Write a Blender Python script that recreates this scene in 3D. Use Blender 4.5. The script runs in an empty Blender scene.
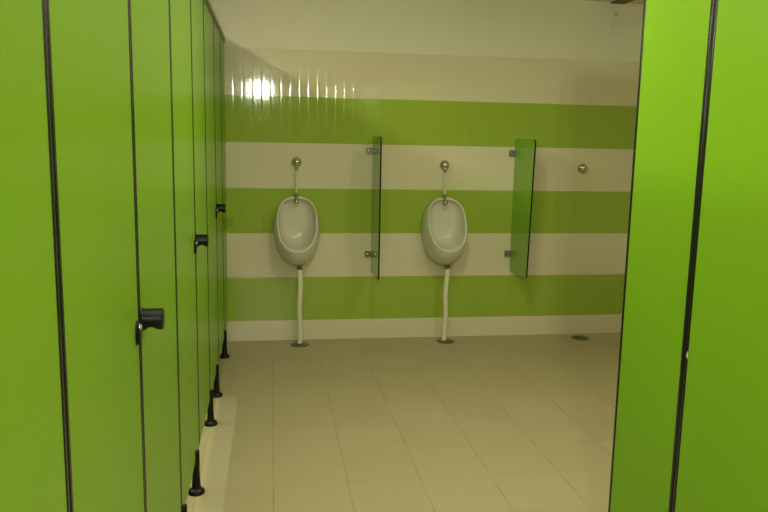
import bpy, bmesh, math
from mathutils import Vector, Matrix
PI = math.pi
S = bpy.context.scene
COL = S.collection

# ------------------------------------------------------------------ helpers
def link(name, bm, mat, parent=None, smooth=False, autosmooth=None):
    me = bpy.data.meshes.new(name)
    bmesh.ops.recalc_face_normals(bm, faces=bm.faces)
    bm.to_mesh(me); bm.free()
    if smooth or autosmooth:
        me.polygons.foreach_set('use_smooth', [True]*len(me.polygons))
    if autosmooth:
        me.set_sharp_from_angle(angle=math.radians(autosmooth))
    me.materials.append(mat)
    o = bpy.data.objects.new(name, me); COL.objects.link(o)
    if parent: o.parent = parent
    return o

def tag(o, label, cat, group=None):
    o['label'] = label; o['category'] = cat
    if group: o['group'] = group
    return o

def thing(name, label, cat, loc=(0, 0, 0), rz=0, group=None):
    o = bpy.data.objects.new(name, None); COL.objects.link(o)
    o.empty_display_size = .05
    o.location = loc; o.rotation_euler = (0, 0, rz)
    return tag(o, label, cat, group)

def struct(name, bm, mat):
    o = link(name, bm, mat); o['kind'] = 'structure'; return o

def box(bm, x0, x1, y0, y1, z0, z1, bev=0, seg=2):
    vs = [bm.verts.new((x, y, z)) for x in (x0, x1) for y in (y0, y1) for z in (z0, z1)]
    idx = [(0, 1, 3, 2), (4, 6, 7, 5), (0, 4, 5, 1), (2, 3, 7, 6), (0, 2, 6, 4), (1, 5, 7, 3)]
    fs = [bm.faces.new([vs[i] for i in f]) for f in idx]
    if bev:
        es = list({e for f in fs for e in f.edges})
        bmesh.ops.bevel(bm, geom=es, offset=bev, segments=seg, profile=.5, affect='EDGES')
    return bm

def B(*a, **k): return box(bmesh.new(), *a, **k)

def loft(bm, rings, cap0=True, cap1=True):
    R = [[bm.verts.new(p) for p in r] for r in rings]
    n = len(R[0])
    for a, b in zip(R, R[1:]):
        for i in range(n):
            j = (i+1) % n
            bm.faces.new((a[i], a[j], b[j], b[i]))
    if cap0: bm.faces.new(R[0])
    if cap1: bm.faces.new(R[-1])
    return bm

def lathe(bm, prof, origin, axis='Z', n=32):
    """prof: list of (radius, height along the axis)"""
    rings = []
    for r, h in prof:
        ring = []
        for i in range(n):
            t = 2*PI*i/n; a, b = r*math.cos(t), r*math.sin(t)
            p = {'Z': (a, b, h), 'X': (h, a, b), '-Y': (a, -h, b)}[axis]
            ring.append(tuple(origin[k]+p[k] for k in range(3)))
        rings.append(ring)
    return loft(bm, rings)

def tube(bm, pts, r, n=16):
    pts = [Vector(p) for p in pts]; rings = []
    side = Vector((1, 0, 0))
    for i, p in enumerate(pts):
        d = (pts[min(i+1, len(pts)-1)]-pts[max(i-1, 0)]).normalized()
        s = (side-d*side.dot(d)).normalized(); u = d.cross(s)
        rr = r[i] if isinstance(r, (list, tuple)) else r
        rings.append([p+(s*math.cos(2*PI*k/n)+u*math.sin(2*PI*k/n))*rr for k in range(n)])
    return loft(bm, rings)

def prism_x(bm, outline, x0, x1):
    """outline in (y,z), extruded along x"""
    a = [bm.verts.new((x0, y, z)) for y, z in outline]
    b = [bm.verts.new((x1, y, z)) for y, z in outline]
    n = len(a)
    bm.faces.new(a); bm.faces.new(b[::-1])
    for i in range(n): bm.faces.new((a[i], b[i], b[(i+1) % n], a[(i+1) % n]))
    return bm

# ------------------------------------------------------------------ materials
class N:
    def __init__(s, name):
        s.m = bpy.data.materials.new(name); s.m.use_nodes = True
        s.t = s.m.node_tree; s.b = s.t.nodes['Principled BSDF']
    def new(s, typ, **k):
        n = s.t.nodes.new(typ)
        for a, v in k.items(): setattr(n, a, v)
        return n
    def lk(s, a, b): s.t.links.new(a, b)
    def val(s, sock, v):
        if hasattr(v, 'is_linked') or hasattr(v, 'links'): s.lk(v, sock)
        else: sock.default_value = v
    def math(s, op, a, b=0., c=None, clamp=False):
        n = s.new('ShaderNodeMath', operation=op, use_clamp=clamp)
        s.val(n.inputs[0], a); s.val(n.inputs[1], b)
        if c is not None: s.val(n.inputs[2], c)
        return n.outputs[0]
    def mix(s, f, a, b):
        n = s.new('ShaderNodeMix', data_type='RGBA')
        s.val(n.inputs[0], f)
        for i, v in ((6, a), (7, b)):
            s.val(n.inputs[i], v if hasattr(v, 'links') else (*v, 1))
        return n.outputs[2]
    def pos(s):
        g = s.new('ShaderNodeTexCoord'); sp = s.new('ShaderNodeSeparateXYZ')
        s.lk(g.outputs['Object'], sp.inputs[0]); return g.outputs['Object'], sp.outputs
    def noise(s, vec, scale, detail=3, rough=.5):
        n = s.new('ShaderNodeTexNoise'); n.inputs['Scale'].default_value = scale
        n.inputs['Detail'].default_value = detail; n.inputs['Roughness'].default_value = rough
        s.lk(vec, n.inputs['Vector']); return n.outputs['Fac']
    def gridline(s, c, off, step, hw):
        """1 on lines c = off + k*step"""
        p = s.math('PINGPONG', s.math('SUBTRACT', c, off-20*step), step/2)
        return s.math('SUBTRACT', 1., s.math('DIVIDE', p, hw), clamp=True)
    def set(s, **k):
        for a, v in k.items():
            s.val(s.b.inputs[a.replace('_', ' ')], v)
        return s.m

def plain(name, col, rough=.5, metal=0., spec=.5, vary=0.06, scale=6, **k):
    n = N(name); v, _ = n.pos()
    f = n.noise(v, scale)
    c = n.mix(f, tuple(x*(1-vary) for x in col), tuple(min(1, x*(1+vary)) for x in col))
    return n.set(Base_Color=c, Roughness=rough, Metallic=metal, Specular_IOR_Level=spec, **k)

WARMWHITE = (.72, .66, .50)
M_green = plain('green laminate', (.208, .410, .018), .3, vary=.03, scale=3, spec=.12)
M_screen = plain('glossy green laminate', (.21, .42, .03), .1, vary=.03, scale=3, spec=.6)
M_black = plain('black laminate edge', (.012, .012, .010), .25, vary=.1, spec=.35)
M_plastic = plain('black nylon', (.007, .0065, .0055), .36, vary=.1, spec=.22)
M_alu = plain('anodised aluminium', (.50, .45, .36), .35, 1., vary=.05)
M_ceramic = plain('white vitreous china', (.63, .585, .46), .12, vary=.02)
M_chrome = plain('chrome', (.62, .60, .52), .12, 1., vary=.02)
M_clip = plain('dull metal clip', (.20, .19, .15), .4, .6, vary=.1)
M_pvc = plain('white plastic pipe', (.74, .69, .50), .35, vary=.08, scale=20)
M_pipe_thin = plain('pale supply pipe', (.62, .60, .47), .25, vary=.05)
M_grey = plain('grey rubber coupling', (.16, .14, .09), .5, vary=.1)
M_drain = plain('dark drain metal', (.13, .125, .085), .45, .3, vary=.35, scale=40)
M_wood = plain('brown wood', (.17, .085, .02), .6, vary=.25, scale=9)
M_ceil = plain('ceiling paint', (.78, .73, .56), .8, vary=.03)
M_paint = plain('wall paint', (.66, .60, .42), .8, vary=.03)
M_fleck = plain('dried paint fleck', (.6, .53, .4), .7, vary=.1)

STRIPE, SK = .3035, .1413     # tile course height, cut skirting course

def tile_wall_mat():
    n = N('striped wall tiles'); v, p = n.pos(); x, z = p[0], p[2]
    k = n.math('DIVIDE', n.math('SUBTRACT', z, SK), STRIPE)
    odd = n.math('MODULO', n.math('FLOOR', n.math('ADD', k, 10.)), 2.)        # 0 on even courses = green
    nz = n.noise(v, 2.2)
    green = n.mix(nz, (.30, .41, .045), (.33, .44, .055))
    white = n.mix(nz, (.66, .58, .395), (.72, .64, .44))
    c = n.mix(odd, green, white)
    # vertical joints, skirting course follows the floor joints
    low = n.math('LESS_THAN', z, SK)
    g = n.math('MAXIMUM', n.math('MULTIPLY', n.gridline(x, 1.33, .3, .0022), n.math('SUBTRACT', 1., low)),
               n.math('MULTIPLY', n.gridline(x, .0074, .3, .0022), low))
    c = n.mix(n.math('MULTIPLY', g, .22), c, (.50, .46, .30))
    n.set(Base_Color=c, Roughness=.05, Specular_IOR_Level=.5)
    # shallow vertical flutes pressed into the glaze: 5 per tile, flat with rolled edges
    u = n.math('SUBTRACT', n.math('DIVIDE', n.math('PINGPONG', n.math('ADD', x, 30.*.0605-.0), .0605/2), .0605/4), 1.)
    sgn_saw = n.math('SUBTRACT', n.math('MULTIPLY', n.math('FRACT', n.math('DIVIDE', n.math('ADD', x, 30.), .0605)), 2.), 1.)
    a = n.math('ABSOLUTE', sgn_saw)
    sl = n.math('MULTIPLY', n.math('POWER', a, 9.), n.math('MULTIPLY', n.math('SIGN', sgn_saw), .11))
    w = n.math('MULTIPLY', n.math('SUBTRACT', n.noise(v, 5., 1), .5), .012)
    cb = n.new('ShaderNodeCombineXYZ'); n.lk(n.math('ADD', sl, w), cb.inputs[0]); cb.inputs[1].default_value = -1.
    cb.inputs[2].default_value = 0.
    nm = n.new('ShaderNodeVectorMath', operation='NORMALIZE'); n.lk(cb.outputs[0], nm.inputs[0])
    n.lk(nm.outputs[0], n.b.inputs['Normal'])
    return n.m

def floor_mat():
    n = N('beige floor tiles'); v, p = n.pos(); x, y = p[0], p[1]
    gx = n.gridline(x, .0074, .3, .0032)
    gy = n.gridline(y, 5.0016-.4005, .3, .0026)
    brk = n.noise(v, 3.5, 4, .6)
    cl = n.math('MULTIPLY', n.math('SUBTRACT', brk, .38), 3.4, clamp=True)
    g = n.math('MAXIMUM', n.math('MULTIPLY', gx, n.math('ADD', .22, n.math('MULTIPLY', cl, .8))),
               n.math('MULTIPLY', gy, n.math('ADD', .12, n.math('MULTIPLY', cl, .38))))
    # every tile a touch different
    wn = n.new('ShaderNodeTexWhiteNoise', noise_dimensions='2D'); cb = n.new('ShaderNodeCombineXYZ')
    n.lk(n.math('FLOOR', n.math('DIVIDE', n.math('SUBTRACT', x, .0074), .3)), cb.inputs[0])
    n.lk(n.math('FLOOR', n.math('DIVIDE', n.math('SUBTRACT', y, 4.6011), .3)), cb.inputs[1])
    n.lk(cb.outputs[0], wn.inputs['Vector'])
    f = n.math('ADD', n.math('MULTIPLY', wn.outputs['Value'], .5), n.math('MULTIPLY', n.noise(v, 2.5, 5), .5))
    c = n.mix(f, (.415, .343, .198), (.47, .39, .226))
    # faint scuffs and warm lamp light under the cubicle row, painted as a yellowish strip
    c = n.mix(n.math('MULTIPLY', n.math('SUBTRACT', n.noise(v, 7., 4), .62), 2.0, clamp=True), c, (.36, .29, .15))
    spill = n.math('SUBTRACT', 1., n.math('DIVIDE', n.math('ABSOLUTE', n.math('ADD', x, .285)), .055), clamp=True)
    c = n.mix(n.math('MULTIPLY', n.math('POWER', spill, .6), .22), c, (.60, .45, .18))
    c = n.mix(g, c, (.20, .13, .045))
    return n.set(Base_Color=c, Roughness=.42, Specular_IOR_Level=.4)

def paint_marks_mat():
    n = N('back wall paint with marks'); v, p = n.pos()
    c = n.mix(n.noise(v, 1.6), (.72, .67, .50), (.78, .73, .56))
    tot = None
    for (cx, cz, r, s) in ((2.385, 2.283, .020, .75), (2.372, 2.215, .016, .35), (2.405, 2.222, .012, .3), (2.36, 2.19, .014, .3), (2.39, 2.155, .014, .22)):
        d = n.math('SQRT', n.math('ADD', n.math('POWER', n.math('SUBTRACT', p[0], cx), 2.),
                                  n.math('POWER', n.math('SUBTRACT', p[2], cz), 2.)))
        m = n.math('MULTIPLY', n.math('SUBTRACT', 1., n.math('DIVIDE', d, r), clamp=True), s)
        tot = m if tot is None else n.math('MAXIMUM', tot, m)
    tot = n.math('MULTIPLY', tot, n.math('ADD', .4, n.noise(v, 60., 2)))
    c = n.mix(tot, c, (.16, .12, .04))
    return n.set(Base_Color=c, Roughness=.8, Specular_IOR_Level=.2)

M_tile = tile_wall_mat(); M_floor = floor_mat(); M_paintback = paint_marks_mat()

# ------------------------------------------------------------------ setting
D = 5.0016
XL, XR, YB, ZC = -1.75, 3.3, -1.6, 2.362
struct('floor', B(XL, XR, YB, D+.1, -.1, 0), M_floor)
struct('ceiling', B(XL, XR, YB, D+.1, ZC, ZC+.1), M_ceil)
struct('wall_back', B(XL, XR, D+.008, D+.1, 0, ZC), M_paintback)
struct('wall_back_tiles', B(XL, XR, D, D+.008, 0, SK+6*STRIPE, bev=.002, seg=2), M_tile)
# left outer wall with a high louvre opening, right wall, wall behind the camera with a small window
struct('wall_left', B(XL-.1, XL, YB, D+.1, 0, ZC), M_paint)
struct('wall_right', B(XR, XR+.1, YB, D+.1, 0, ZC), M_paint)
WX0, WX1, WZ0, WZ1 = -.310, -.005, 2.02, 2.25
bm = bmesh.new()
box(bm, XL, WX0, YB-.1, YB, 0, ZC); box(bm, WX1, XR, YB-.1, YB, 0, ZC)
box(bm, WX0, WX1, YB-.1, YB, 0, WZ0); box(bm, WX0, WX1, YB-.1, YB, WZ1, ZC)
struct('wall_front', bm, M_paint)
n = N('daylight in window'); n.set(Base_Color=(.0, .0, .0, 1), Emission_Color=(.98, 1, .82, 1), Emission_Strength=370.)
win = struct('window_1', B(WX0, WX1, YB-.06, YB-.05, WZ0, WZ1), n.m)
bm = bmesh.new(); xm = -.14
for a in ((WX0, WX1, WZ0, WZ0+.02), (WX0, WX1, WZ1-.02, WZ1), (WX0, WX0+.02, WZ0, WZ1), (WX1-.02, WX1, WZ0, WZ1), (xm-.012, xm+.012, WZ0, WZ1)):
    box(bm, a[0], a[1], YB-.05, YB-.01, a[2], a[3])
link('window_frame', bm, M_alu, win)

b = link('wooden_batten', B(2.336, 2.440, 2.3, D+.008, ZC-.010, ZC, bev=.002), M_wood)
tag(b, 'brown wooden batten on the ceiling meeting the tiled wall at top right', 'batten')

# ------------------------------------------------------------------ cubicles
XF = -.291; TH = .012; ZB, ZT = .135, 1.985; TW = .015
def trim_bm(xin, xout, y0, y1, z0, z1):
    return B(min(xin, xout), max(xin, xout), y0, y1, z0, z1, bev=.004, seg=3)

def foot(parent, x, y, zb, s):
    """adjustable nylon foot carrying the panel; s = +1 when the aisle lies towards +x"""
    bm = bmesh.new()
    f = lathe(bm, [(.0315, 0), (.0325, .004), (.0320, .010), (.028, .016), (.0195, .021), (.0170, .03), (.0145, .075), (.0130, zb-.002)], (x+s*.006, y, 0), n=24)
    leg = link('support_foot', f, M_plastic, parent, autosmooth=40)
    clip = B(x+.0062, x+s*.020, y-.010, y+.010, zb-.030, zb+.040, bev=.003) if s > 0 else B(x-.016, x-.0062, y-.010, y+.010, zb-.030, zb+.040, bev=.003)
    link('foot_clip', clip, M_plastic, leg)
    return leg

def panel(name, label, cat, y0, y1, xf, s, feet=(), edges=(True, True), group=None):
    """a panel whose aisle face lies at x=xf; s=+1 when the aisle is on its +x side"""
    t = thing(name, label, cat, (xf, (y0+y1)/2, 0), group=group)
    off = -(y0+y1)/2
    xb = -s*TH
    a = y0+.0015+(TW if edges[0] else 0); b_ = y1-.0015-(TW if edges[1] else 0)
    link('panel', B(min(0, xb), max(0, xb), a+off, b_+off, ZB, ZT), M_green, t)
    if edges[0]: link('edge_trim', trim_bm(xb-s*.001, s*.0015, y0+.0015+off, a+off, ZB, ZT), M_black, t, autosmooth=30)
    if edges[1]: link('edge_trim', trim_bm(xb-s*.001, s*.0015, b_+off, y1-.0015+off, ZB, ZT), M_black, t, autosmooth=30)
    for fy in feet: foot(t, xb/2, fy+off, ZB, s)
    return t, off

def knob(t, y, z):
    """turned knob with a finger scoop on its underside"""
    r, L, nseg, nu = .0250, .0445, 40, 28
    rings = []
    for i in range(nu+1):
        u = i/nu
        rr = r*(.985 if u > .02 else .9)
        if u > .94: rr = r*(1-.10*((u-.94)/.06)**2)
        ring = []
        for k in range(nseg):
            a = 2*PI*k/nseg; yy, zz = rr*math.cos(a), rr*math.sin(a)
            q = (u-.44)/.27
            if abs(q) < 1:
                lim = -r+.0100*math.sqrt(1-q*q)
                zz = max(zz, lim)
            ring.append((.002+u*L, y+yy, z+zz))
        rings.append(ring)
    k = link('knob', loft(bmesh.new(), rings), M_plastic, t, autosmooth=35)
    k['label'] = 'black nylon knob with a scooped underside'
    link('rosette', lathe(bmesh.new(), [(.0265, 0), (.0265, .002), (.025, .0035)], (0, y, z), 'X', 28), M_plastic, k, autosmooth=40)

def keeper(t, y, z):
    bm = bmesh.new(); pts = []
    for i in range(28):
        a = 2*PI*i/28
        pts.append((y+.0135*math.cos(a), z+.0145*math.sin(a)+(.013 if math.sin(a) > 0 else -.013)))
    prism_x(bm, pts, 0, .009)
    bmesh.ops.bevel(bm, geom=[e for e in bm.edges if all(v.co.x > .008 for v in e.verts)], offset=.004, segments=3, affect='EDGES')
    o = link('lock_keeper', bm, M_plastic, t, autosmooth=40)
    o['label'] = 'black rounded lock plate with a bright screw'
    link('screw', lathe(bmesh.new(), [(.007, .008), (.0068, .0105), (.005, .0125), (.001, .0135)], (0, y-.003, z+.014), 'X', 16), M_chrome, o, autosmooth=60)

def divider(t, y):
    link('divider_panel', B(XL+.02+.291, -TH-.002, y-.006, y+.006, ZB, ZT), M_green, t)

J = [.443, 1.061, 1.668, 2.318, 2.930, 3.480, 4.085, 4.610, D]
g_p, g_d = 'green cubicle pilasters of the left row', 'green cubicle doors of the left row'
panel('cubicle_door', 'bright green cubicle door cut by the left edge of the photo, no knob showing', 'door', J[0], J[1], XF, 1, (), group=g_d)
t, o = panel('cubicle_pilaster', 'wide green fixed panel between the left edge door and the biggest knob', 'panel', J[1], J[2], XF, 1, (1.14, 1.55), group=g_p)
keeper(t, 1.628+o, .950); divider(t, 1.365+o)
t, o = panel('cubicle_door', 'green cubicle door with the biggest, nearest black knob of the left row', 'door', J[2], J[3], XF, 1, (), group=g_d)
knob(t, 1.706+o, .962)
t, o = panel('cubicle_pilaster', 'narrow-looking green panel on black feet between the nearest and the middle knob', 'panel', J[3], J[4], XF, 1, (2.345, 2.783), group=g_p)
keeper(t, 2.885+o, .960); divider(t, 2.62+o)
t, o = panel('cubicle_door', 'green cubicle door with the middle one of the three black knobs', 'door', J[4], J[5], XF, 1, (), group=g_d)
knob(t, 2.968+o, .973)
t, o = panel('cubicle_pilaster', 'green panel on two black feet between the middle and the farthest knob', 'panel', J[5], J[6], XF, 1, (3.492, 3.90), group=g_p)
keeper(t, 4.035+o, .980); divider(t, 3.84+o)
t, o = panel('cubicle_door', 'green cubicle door with the farthest, smallest black knob', 'door', J[6], J[7], XF, 1, (), group=g_d)
knob(t, 4.120+o, .996)
panel('cubicle_pilaster', 'narrow green end panel where the left cubicle row meets the tiled wall', 'panel', J[7], J[8], XF, 1, (4.622,), edges=(True, False), group=g_p)

t = thing('head_rail', 'long aluminium head rail along the top of the left green cubicle row', 'rail', (XF, 0, ZT))
link('rail', B(-.026, .012, J[0], D-.001, .016, .036, bev=.003), M_alu, t)
link('gasket', B(-.017, .005, J[0], D-.001, .0005, .016, bev=.001), M_black, t)

XRR = 1.1; R0, R1 = 1.7675, 2.1346
t, o = panel('cubicle_pilaster', 'tall bright green panel with black edges at the open end of the right row', 'panel', R0, R1, XRR, -1, (1.85, 2.05))
link('divider_panel', B(TH+.002, XR-XRR-.02, 2.094+o, 2.106+o, ZB, ZT), M_green, t)
t, o = panel('cubicle_door', 'bright green cubicle door cut by the right edge of the photo', 'door', R0-.618, R0, XRR, -1, ())
fl = bmesh.new()
loft(fl, [[(-.0015, .293+dy*s_, .826+dz*s_) for dy, dz in ((-.003, -.010), (.006, -.004), (.004, .006), (.001, .014), (-.002, .006))] if True else 0 for s_ in (1,)] +
     [[(-.0035, .293+dy*.6, .826+dz*.6) for dy, dz in ((-.003, -.010), (.006, -.004), (.004, .006), (.001, .014), (-.002, .006))]])
fo = link('paint_fleck', fl, M_fleck, t); fo['label'] = 'small pale fleck of dried paint on the black edge'

# ------------------------------------------------------------------ urinals
def sup(a, p):
    c, s = math.cos(a), math.sin(a)
    return math.copysign(abs(c)**(2/p), c), math.copysign(abs(s)**(2/p), s)

def urinal_mesh():
    """local frame: x along the wall, -y out of the wall, z up; origin on the wall at floor height"""
    n = 64
    def back(a):
        c, s = sup(a, 2.35)
        return Vector((.153*c*(1-.10*max(0, -s)), 0, .775+(.222 if s > 0 else .225)*s))
    def rim(a, k=1.0, dz=0.):
        c, s = sup(a, 2.8 if math.sin(a) > 0 else 2.3)
        hz = .172 if s > 0 else .172
        z = .827+hz*s
        x = .134*c*(1-.05*max(0, -s))
        y = -(.065+(.997-z)/.342*.205)
        return Vector((x, y, z))
    C = Vector((0, 0, .827))
    def inner(a, d, depth):
        """inset rim by d metres in the wall plane, pushed to the wall by depth"""
        r = rim(a); v = Vector((r.x, 0, r.z-C.z)); L = v.length
        v = v*((L-d)/L)
        z = C.z+v.z
        y = -(.065+(.997-z)/.342*.205)
        return Vector((v.x, y+depth, z))
    A = [2*PI*i/n for i in range(n)]
    rings = []
    ctrl = lambda a: Vector((.163*math.cos(a), -(.05+.10*(1-math.sin(a))/1.0*.75) - .01, .770+(.245*math.sin(a) if math.sin(a) > 0 else .262*math.sin(a))))
    for t_ in [0, .12, .25, .4, .55, .7, .82, .92, .97]:
        rings.append([(1-t_)**2*back(a)+2*t_*(1-t_)*ctrl(a)+t_*t_*rim(a) for a in A])
    rings.append([rim(a)+Vector((0, -.003, 0)) for a in A])
    rings.append([inner(a, .004, -.006) for a in A])
    rings.append([inner(a, .009, -.005) for a in A])
    rings.append([inner(a, .0125, .001) for a in A])
    rings.append([inner(a, .0145, .013) for a in A])
    def deep(a, k, yy):
        r = inner(a, .015, 0)
        x = r.x*k; z = C.z+.0+(r.z-C.z)*(k*.5+.5 if math.sin(a) > 0 else k)
        y0 = r.y+.015
        return x, y0, z
    for f, k in ((.25, .985), (.5, .955), (.72, .90), (.88, .82), (.96, .72), (1., .55), (1., .25)):
        ring = []
        for a in A:
            x, y0, z = deep(a, k, 0)
            yb = -.032
            ring.append(Vector((x, y0+(yb-y0)*f, z)))
        rings.append(ring)
    return loft(bmesh.new(), rings)

BOWL = None
for i, (ux, side) in enumerate(((.174, 'left'), (1.189, 'right'))):
    t = thing('urinal', ('white ceramic wall urinal on the left, nearer the cubicles',
                         'white ceramic wall urinal on the right, between the two green screens')[i], 'urinal', (ux, D, 0), group='white wall urinals')
    if BOWL is None:
        bowl = link('bowl', urinal_mesh(), M_ceramic, t, smooth=True); BOWL = bowl
    else:
        bowl = BOWL.copy(); COL.objects.link(bowl); bowl.parent = t
    sp = bmesh.new()
    tube(sp, [(-.004, -.056, 1.026), (-.004, -.058, 1.005), (-.004, -.066, .990), (-.004, -.084, .978), (-.004, -.090, .962), (-.004, -.090, .955)],
         [.0145, .0145, .0150, .0165, .0160, .012])
    sp = link('spreader', sp, M_chrome, t, smooth=True); sp['label'] = 'chrome inlet elbow over the rim'
    link('collar', lathe(bmesh.new(), [(.012, 0), (.017, .001), (.0175, .010), (.012, .012)], (-.004, -.056, 1.004), n=24), M_chrome, sp, autosmooth=40)

    # waste pipe down to the floor
    pts, rad = [], []
    for k in range(41):
        zz = .520-(.520-.004)*k/40
        s_ = -1 if i else 1
        xx = .0045*math.sin(zz*19+(1.2 if i else 0))*s_+(.004 if .1 < zz < .35 else .002)*(1 if i == 0 else -1.2)
        pts.append((.016+xx, -.125+.004*math.sin(zz*14), zz)); rad.append(.0175+(.0025 if k < 3 else 0)+.0006*math.sin(k*2.2))
    w = link('waste_pipe', tube(bmesh.new(), pts, rad, 20), M_pvc, t, smooth=True)
    w['label'] = 'wavy white plastic waste pipe running to the floor'
    cp = link('coupling', lathe(bmesh.new(), [(.016, .518), (.0185, .519), (.0185, .540), (.0165, .541), (.0165, .553), (.014, .560)], (.017, -.125, 0), n=24), M_grey, w, autosmooth=40)
    cp['label'] = 'dark grey coupling below the bowl'
    link('floor_flange', lathe(bmesh.new(), [(.064, 0), (.064, .002), (.058, .0045), (.030, .006), (.020, .011), (.0180, .012)], (.020, -.125, 0), n=36), M_drain, w, autosmooth=40)

def flush_valve(x, z, label, pipe_to=None):
    t = thing('flush_valve', label, 'valve', (x, D, z), group='round chrome flush valves')
    link('escutcheon', lathe(bmesh.new(), [(.036, 0), (.0365, .003), (.034, .010), (.027, .020), (.0215, .026)], (0, 0, 0), '-Y', 40), M_chrome, t, autosmooth=50)
    link('push_button', lathe(bmesh.new(), [(.0205, .024), (.0205, .038), (.0185, .044), (.012, .048), (.003, .0495)], (0, 0, 0), '-Y', 32), M_chrome, t, autosmooth=35)
    if pipe_to:
        link('outlet', lathe(bmesh.new(), [(.010, -.052), (.0115, -.050), (.0115, -.020), (.010, -.016)], (0, -.022, 0), n=20), M_chrome, t, autosmooth=40)
        dx, zz = pipe_to
        pts = []
        for k in range(13):
            f = k/12
            pts.append((dx*f, -.022-.034*(f*f*(3-2*f)), -.045+(zz-z+.045)*f))
        link('flush_pipe', tube(bmesh.new(), pts, .0075, 14), M_pipe_thin, t, smooth=True)
    return t
flush_valve(.174, 1.228, 'round chrome flush valve with thin pipe above the left urinal', (-.004, 1.022))
flush_valve(1.192, 1.222, 'round chrome flush valve with thin pipe above the right urinal', (-.006, 1.022))
flush_valve(2.201, 1.213, 'round chrome flush valve alone on the wall right of both green screens')

# round floor drain without a urinal
t = thing('floor_drain', 'dark round floor drain lying alone below the lone flush valve', 'drain', (2.209, 4.885, 0))
link('ring', lathe(bmesh.new(), [(.064, 0), (.064, .003), (.056, .004), (.054, .002)], (0, 0, 0), n=40), M_drain, t, autosmooth=40)
bm = lathe(bmesh.new(), [(.054, .0005), (.054, .0028), (.05, .0034), (.004, .0040)], (0, 0, 0), n=40)
for k in range(-3, 4):
    L = math.sqrt(.046**2-(k*.012)**2)
    box(bm, -L, L, k*.012-.0025, k*.012+.0025, .0030, .0055)
link('grate', bm, M_drain, t, autosmooth=30)

# ------------------------------------------------------------------ screens between the urinals
def screen(x, rz, w, label, taper=0.):
    t = thing('urinal_screen', label, 'screen', (x, D, 0), rz, 'green screens between the urinals')
    z0, z1, r = .480, 1.408, .028
    y0, y1 = -.004-w, -.004
    pts = [(y1, z0), (y1, z1)]
    for cy, cz, a0 in ((y0+r, z1-r, 90), (y0+r, z0+r, 180)):
        for k in range(9):
            a = math.radians(a0+90*k/8); pts.append((cy+r*math.cos(a), cz+r*math.sin(a)))
    def inset(d):
        q = [(y1, z0+d), (y1, z1-d)]
        for cy, cz, a0 in ((y0+r, z1-r, 90), (y0+r, z0+r, 180)):
            for k in range(9):
                a = math.radians(a0+90*k/8); q.append((cy+(r-d)*math.cos(a), cz+(r-d)*math.sin(a)))
        return q
    lean = lambda y, z: y+taper*(z1-z)/(z1-z0)*((y1-y)/w)
    # black core showing along the edge
    bm = bmesh.new()
    o_, i_ = [(lean(*p), p[1]) for p in pts], [(lean(*p), p[1]) for p in inset(.0022)]
    link('panel', prism_x(bmesh.new(), [(lean(*p), p[1]) for p in inset(.002)], -.006, .006), M_screen, t)
    rings = [[(-.0055, *p) for p in i_], [(-.0045, *p) for p in o_], [(.0045, *p) for p in o_], [(.0055, *p) for p in i_]]
    loft(bm, rings, cap0=False, cap1=False)
    e = link('edge', bm, M_black, t); e['label'] = 'black core edge of the green screen'
    for zc in (1.312, .604):
        bm = B(-.050, -.006, -.014, -.0005, zc-.021, zc+.021, bev=.002)
        box(bm, -.013, -.006, -.018, -.010, zc-.021, zc+.021, bev=.0015)
        br = link('bracket', bm, M_clip, t); br['label'] = 'small grey metal bracket'
        link('screw', lathe(bmesh.new(), [(.006, .0135), (.006, .016), (.003, .0175)], (-.033, 0, zc), '-Y', 14), M_chrome, br, autosmooth=50)
screen(.695, 0, .34, 'green screen on the wall between the left and the right urinal')
screen(1.700, math.radians(1.5), .36, 'green screen on the wall right of the right urinal, showing its face wider', .04)

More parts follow.
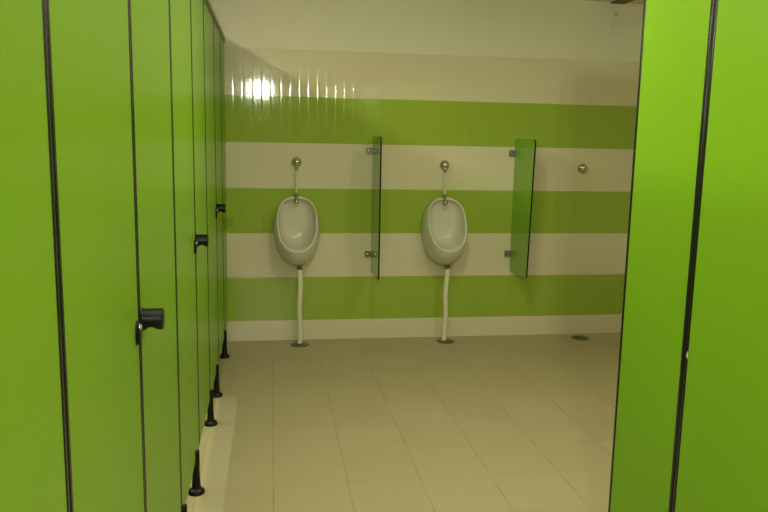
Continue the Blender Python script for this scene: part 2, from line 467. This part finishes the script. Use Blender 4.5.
# ------------------------------------------------------------------ light
def area(name, loc, rot, sx, sy, energy, col, spread=180):
    l = bpy.data.lights.new(name, 'AREA'); l.shape = 'RECTANGLE'; l.size = sx; l.size_y = sy
    l.energy = energy; l.color = col; l.spread = math.radians(spread)
    o = bpy.data.objects.new(name, l); COL.objects.link(o); o.location = loc; o.rotation_euler = rot
    return o
WARM = (1., .94, .71)
area('lamp_over_cubicles', (-.80, 3.3, 2.300), (0, math.radians(-40), 0), .05, 1.2, 14, WARM)
area('lamp_over_near_cubicles', (-.80, .7, 2.300), (0, math.radians(-40), 0), .05, 1.2, 6, WARM)
area('fill_over_right_cubicles', (1.65, .6, 2.300), (0, math.radians(50), 0), .05, 1.2, 11.5, WARM, 120)  # added fill without a fixture, brightens the near left panels
area('lamp_over_aisle', (.65, 2.75, 2.34), (0, 0, 0), .2, .7, 16.5, (1., .965, .75))
area('fill_for_right_row', (-.20, 1.5, 2.33), (0, math.radians(-35), 0), .15, 1.2, 10.5, (1., .97, .75), 150)  # invented light above the aisle, turned to lift the right panels and floor
area('lamp_over_urinals', (1.7, 2.6, 2.34), (0, 0, 0), .3, .8, 11.5, WARM)
area('louvre_daylight', (-1.70, 2.4, 1.66), (0, math.radians(-50), 0), .06, 2.6, 4.5, (.82, 1., .95), 60)

w = bpy.data.worlds.new('world'); S.world = w; w.use_nodes = True
w.node_tree.nodes['Background'].inputs[0].default_value = (.9, 1, .95, 1)
w.node_tree.nodes['Background'].inputs[1].default_value = .3

# ------------------------------------------------------------------ camera
f, yaw, pit, rol, h = 735.1173, .15493, .15388, .01947, 1.3737
F = Vector((math.sin(yaw)*math.cos(pit), math.cos(yaw)*math.cos(pit), -math.sin(pit)))
r0 = Vector((math.cos(yaw), -math.sin(yaw), 0)); u0 = r0.cross(F)
r_ = r0*math.cos(rol)+u0*math.sin(rol); u_ = u0*math.cos(rol)-r0*math.sin(rol)
cd = bpy.data.cameras.new('camera'); cam = bpy.data.objects.new('camera', cd); COL.objects.link(cam)
cd.sensor_fit = 'HORIZONTAL'; cd.sensor_width = 36; cd.lens = f/768*36; cd.clip_start = .02
m = Matrix((r_, u_, -F)).transposed().to_4x4(); m.translation = (0, 0, h)
cam.matrix_world = m
S.camera = cam

vs = S.view_settings
S.display_settings.display_device = 'sRGB'
vs.view_transform = 'Standard'; vs.look = 'None'; vs.gamma = 1; vs.use_curve_mapping = False
vs.exposure = .06
